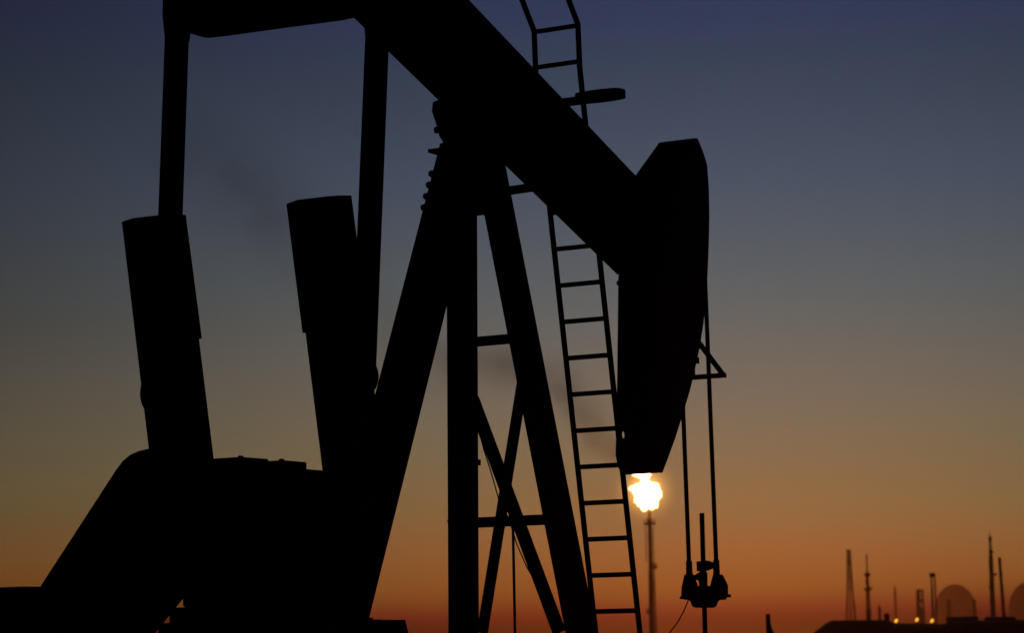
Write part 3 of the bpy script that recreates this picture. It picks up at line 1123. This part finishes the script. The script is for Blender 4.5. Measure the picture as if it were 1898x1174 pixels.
column(1631.5, 1126, 700, 6, 'short stubby column between the antenna mast and the black hut', 'column', 'column')
column(1661.5, 1092, 1500, 4.4, 'slim solitary chimney above the leftmost amber lamp', 'chimney', 'chimney')
D3 = 1100
tb = tower_base(1707.5, D3)
T = empty('process_tower', tb, 'open framed process tower with a dark deck, left of the topped mast', 'tower')
h3 = height(1707, 1094, D3)
lattice(MB(), tb, u(14, D3), u(10, D3), h3, u(1.8, D3), 7).build('lattice', M['tower'], T)
round_platform(tb, height(1707, 1117, D3), u(5.5, D3), u(6, D3)).build('deck', M['tower'], T)
round_platform(tb, h3 - u(3, D3), u(5.2, D3), u(3, D3)).build('top_deck', M['tower'], T)
MB().lathe([(u(5, D3), 0), (u(5, D3), height(1707, 1128, D3))], tb + r0 * u(1, D3), 'z', 12).build('vessel', M['tower'], T)
MB().lathe([(u(2, D3), 0), (u(2, D3), h3)], tb - r0 * u(2, D3), 'z', 12).build('riser', M['tower'], T)

D4 = 330
tb = tower_base(1732, D4)
T = empty('mast', tb, 'mast with a dark lamp cluster on top, left of the large dome', 'mast')
lattice(MB(), tb + r0 * u(1, D4), u(8, D4), u(7, D4), height(1731, 1070, D4), u(1.2, D4), 16).build('lattice', M['tower'], T)
round_platform(tb, height(1731, 1071, D4), u(5.5, D4), u(8, D4)).build('lamp_cluster', M['tower'], T)
MB().lathe([(u(1.6, D4), 0), (u(1.6, D4), height(1730, 1090, D4))], tb - r0 * u(2, D4), 'z', 8).build('pole', M['tower'], T)

# domed tanks
def dome(px0, px1, py, D, label):
    b_ = tower_base((px0 + px1) / 2, D)
    r = (px1 - px0) / 2 * D / F
    h = height((px0 + px1) / 2, py, D)
    e = empty('domed_tank', b_, label, 'tank', 'domed tanks in the haze')
    hs = h * 0.48
    pr = [(r, 0)] + [(r * 0.985 * math.cos(a), hs + (h - hs) * math.sin(a)) for a in [R(k * 7.5) for k in range(0, 12)]] + [(0.02, h)]
    MB().lathe(pr, b_, 'z', 48).build('shell', M['tank'], e, smooth=True)
    m = MB()
    for k in range(24):
        a = 6.2832 * k / 24
        v = Vector((math.cos(a), math.sin(a), 0)) * (r * 1.01)
        m.bar(b_ + v, b_ + v + zz * hs, 0.4, 0.4)
    m.build('stair_tower', M['tower'], e)
    MB().lathe([(r * 1.02, 0), (r * 1.02, 0.7)], b_ + zz * hs, 'z', 48).build('wind_girder', M['tower'], e)


DD = 2600
dome(1734, 1811, 1084, DD, 'large hazy domed tank behind the long low shed')
dome(1872, 1950, 1079, DD, 'hazy domed tank cut off by the right edge')
column(1760, 1112, 1500, 9, 'stout dark column in front of the large dome', 'column', 'column', cap=False)
column(1808, 1112, 1300, 6, 'narrow dark column against the right flank of the large dome', 'column', 'column', cap=False)

# tall masts on the right
D5 = 270
tb = tower_base(1842, D5)
T = empty('mast', tb, 'tallest lattice mast, with a drum antenna, far right of the plant', 'mast')
h5 = height(1839, 1000, D5)
hk = height(1841, 1030, D5)
m = lattice(MB(), tb, u(7, D5), u(5, D5), hk, u(2.0, D5), 22)
lattice(m, tb, u(4, D5), u(3, D5), h5, u(1.2, D5), 6, hk)
m.build('lattice', M['tower'], T)
MB().tube([tb, tb + zz * hk], u(0.9, D5), 8, u(0.9, D5)).build('feeder', M['tower'], T)
MB().lathe([(u(1.5, D5), 0), (u(3.2, D5), u(1, D5)), (u(3.2, D5), u(6, D5)), (u(1, D5), u(8, D5)), (u(0.3, D5), u(18, D5))], tb + zz * (h5 - u(3, D5)), 'z', 12).build('top_antenna', M['tower'], T)
for x, y, r in ((1837, 1024, 4.2), (1838, 1082, 2.4), (1845, 1066, 2.2)):
    q = far(x, y, D5)
    MB().tube([q - r0 * u(1.5, D5) - zz * u(2, D5), q + r0 * u(1, D5) + zz * u(2.5, D5)], u(r, D5), 12).build('drum_antenna', M['tower'], T)
b5, t5 = tower_base(1864, D5), far(1852.5, 1037, D5)
T = empty('leaning_boom', b5, 'thin leaning lattice boom just right of the tallest mast', 'boom')
m = MB()
s5 = (t5 - b5)
w5 = u(2.6, D5)
for sx_, sy_ in ((-1, -1), (1, -1), (1, 1), (-1, 1)):
    o5 = r0 * (w5 * sx_) + d0 * (w5 * sy_)
    m.bar(b5 + o5, t5 + o5 * 0.6, u(1.3, D5), u(1.3, D5))
for k in range(20):
    a, c = b5 + s5 * (k / 20), b5 + s5 * ((k + 1) / 20)
    f_ = w5 * (1 - 0.4 * k / 20)
    m.bar(a - r0 * f_, c + r0 * f_, u(1.2, D5), u(1.2, D5))
    if k % 3 == 1:
        m.bar(a + r0 * f_ * 0.6, c + r0 * f_ * 0.9, u(3.2, D5), u(3.2, D5))
    m.bar(a + d0 * f_, c - d0 * f_, u(1, D5), u(1, D5))
m.build('lattice', M['tower'], T)
MB().lathe([(u(2, D5), -u(3, D5)), (u(2.6, D5), 0.0), (u(2, D5), u(3, D5))], t5, 'z', 10).build('boom_head', M['tower'], T)

# post standing nearer, right of the well
DP = 62.0
pb_ = px_x(1426, DP)
hp = height(1424, 1139, DP)
T = empty('marker_post', pb_, 'short black post with a flared foot standing alone on the ground', 'post')
def pp(x, y):
    q = far(x, y, DP)
    return q


MB().hexa([pb_ + r0 * 0.045 - d0 * 0.02, pp(1428, 1156) - d0 * 0.02, pp(1431, 1166) - d0 * 0.02, pp(1436, 1176) - d0 * 0.02, pb_ + r0 * 0.32 - d0 * 0.02],
          [pb_ + r0 * 0.045 + d0 * 0.02, pp(1428, 1156) + d0 * 0.02, pp(1431, 1166) + d0 * 0.02, pp(1436, 1176) + d0 * 0.02, pb_ + r0 * 0.32 + d0 * 0.02]).build('foot', M['steel'], T)
MB().lathe([(0.056, 0), (0.054, hp - 0.03), (0.045, hp)], pb_ - r0 * 0.02, 'z', 12).build('shaft', M['steel'], T)

# ------------------------------------------------------------------ haze
HZ = MB()
HZ.box(-3000, 3000, -3000, 3000, -1.0, 190.0)
hz = bpy.data.materials.new('haze')
hz.use_nodes = True
ht = hz.node_tree
ht.nodes.remove(ht.nodes['Principled BSDF'])
pv = ht.nodes.new('ShaderNodeVolumePrincipled')
pv.inputs['Color'].default_value = (0.92, 0.33, 0.14, 1)
pv.inputs['Density'].default_value = 0.00021
pv.inputs['Anisotropy'].default_value = 0.86
ht.links.new(pv.outputs[0], ht.nodes['Material Output'].inputs['Volume'])
tag(HZ.build('haze', hz), kind='stuff')
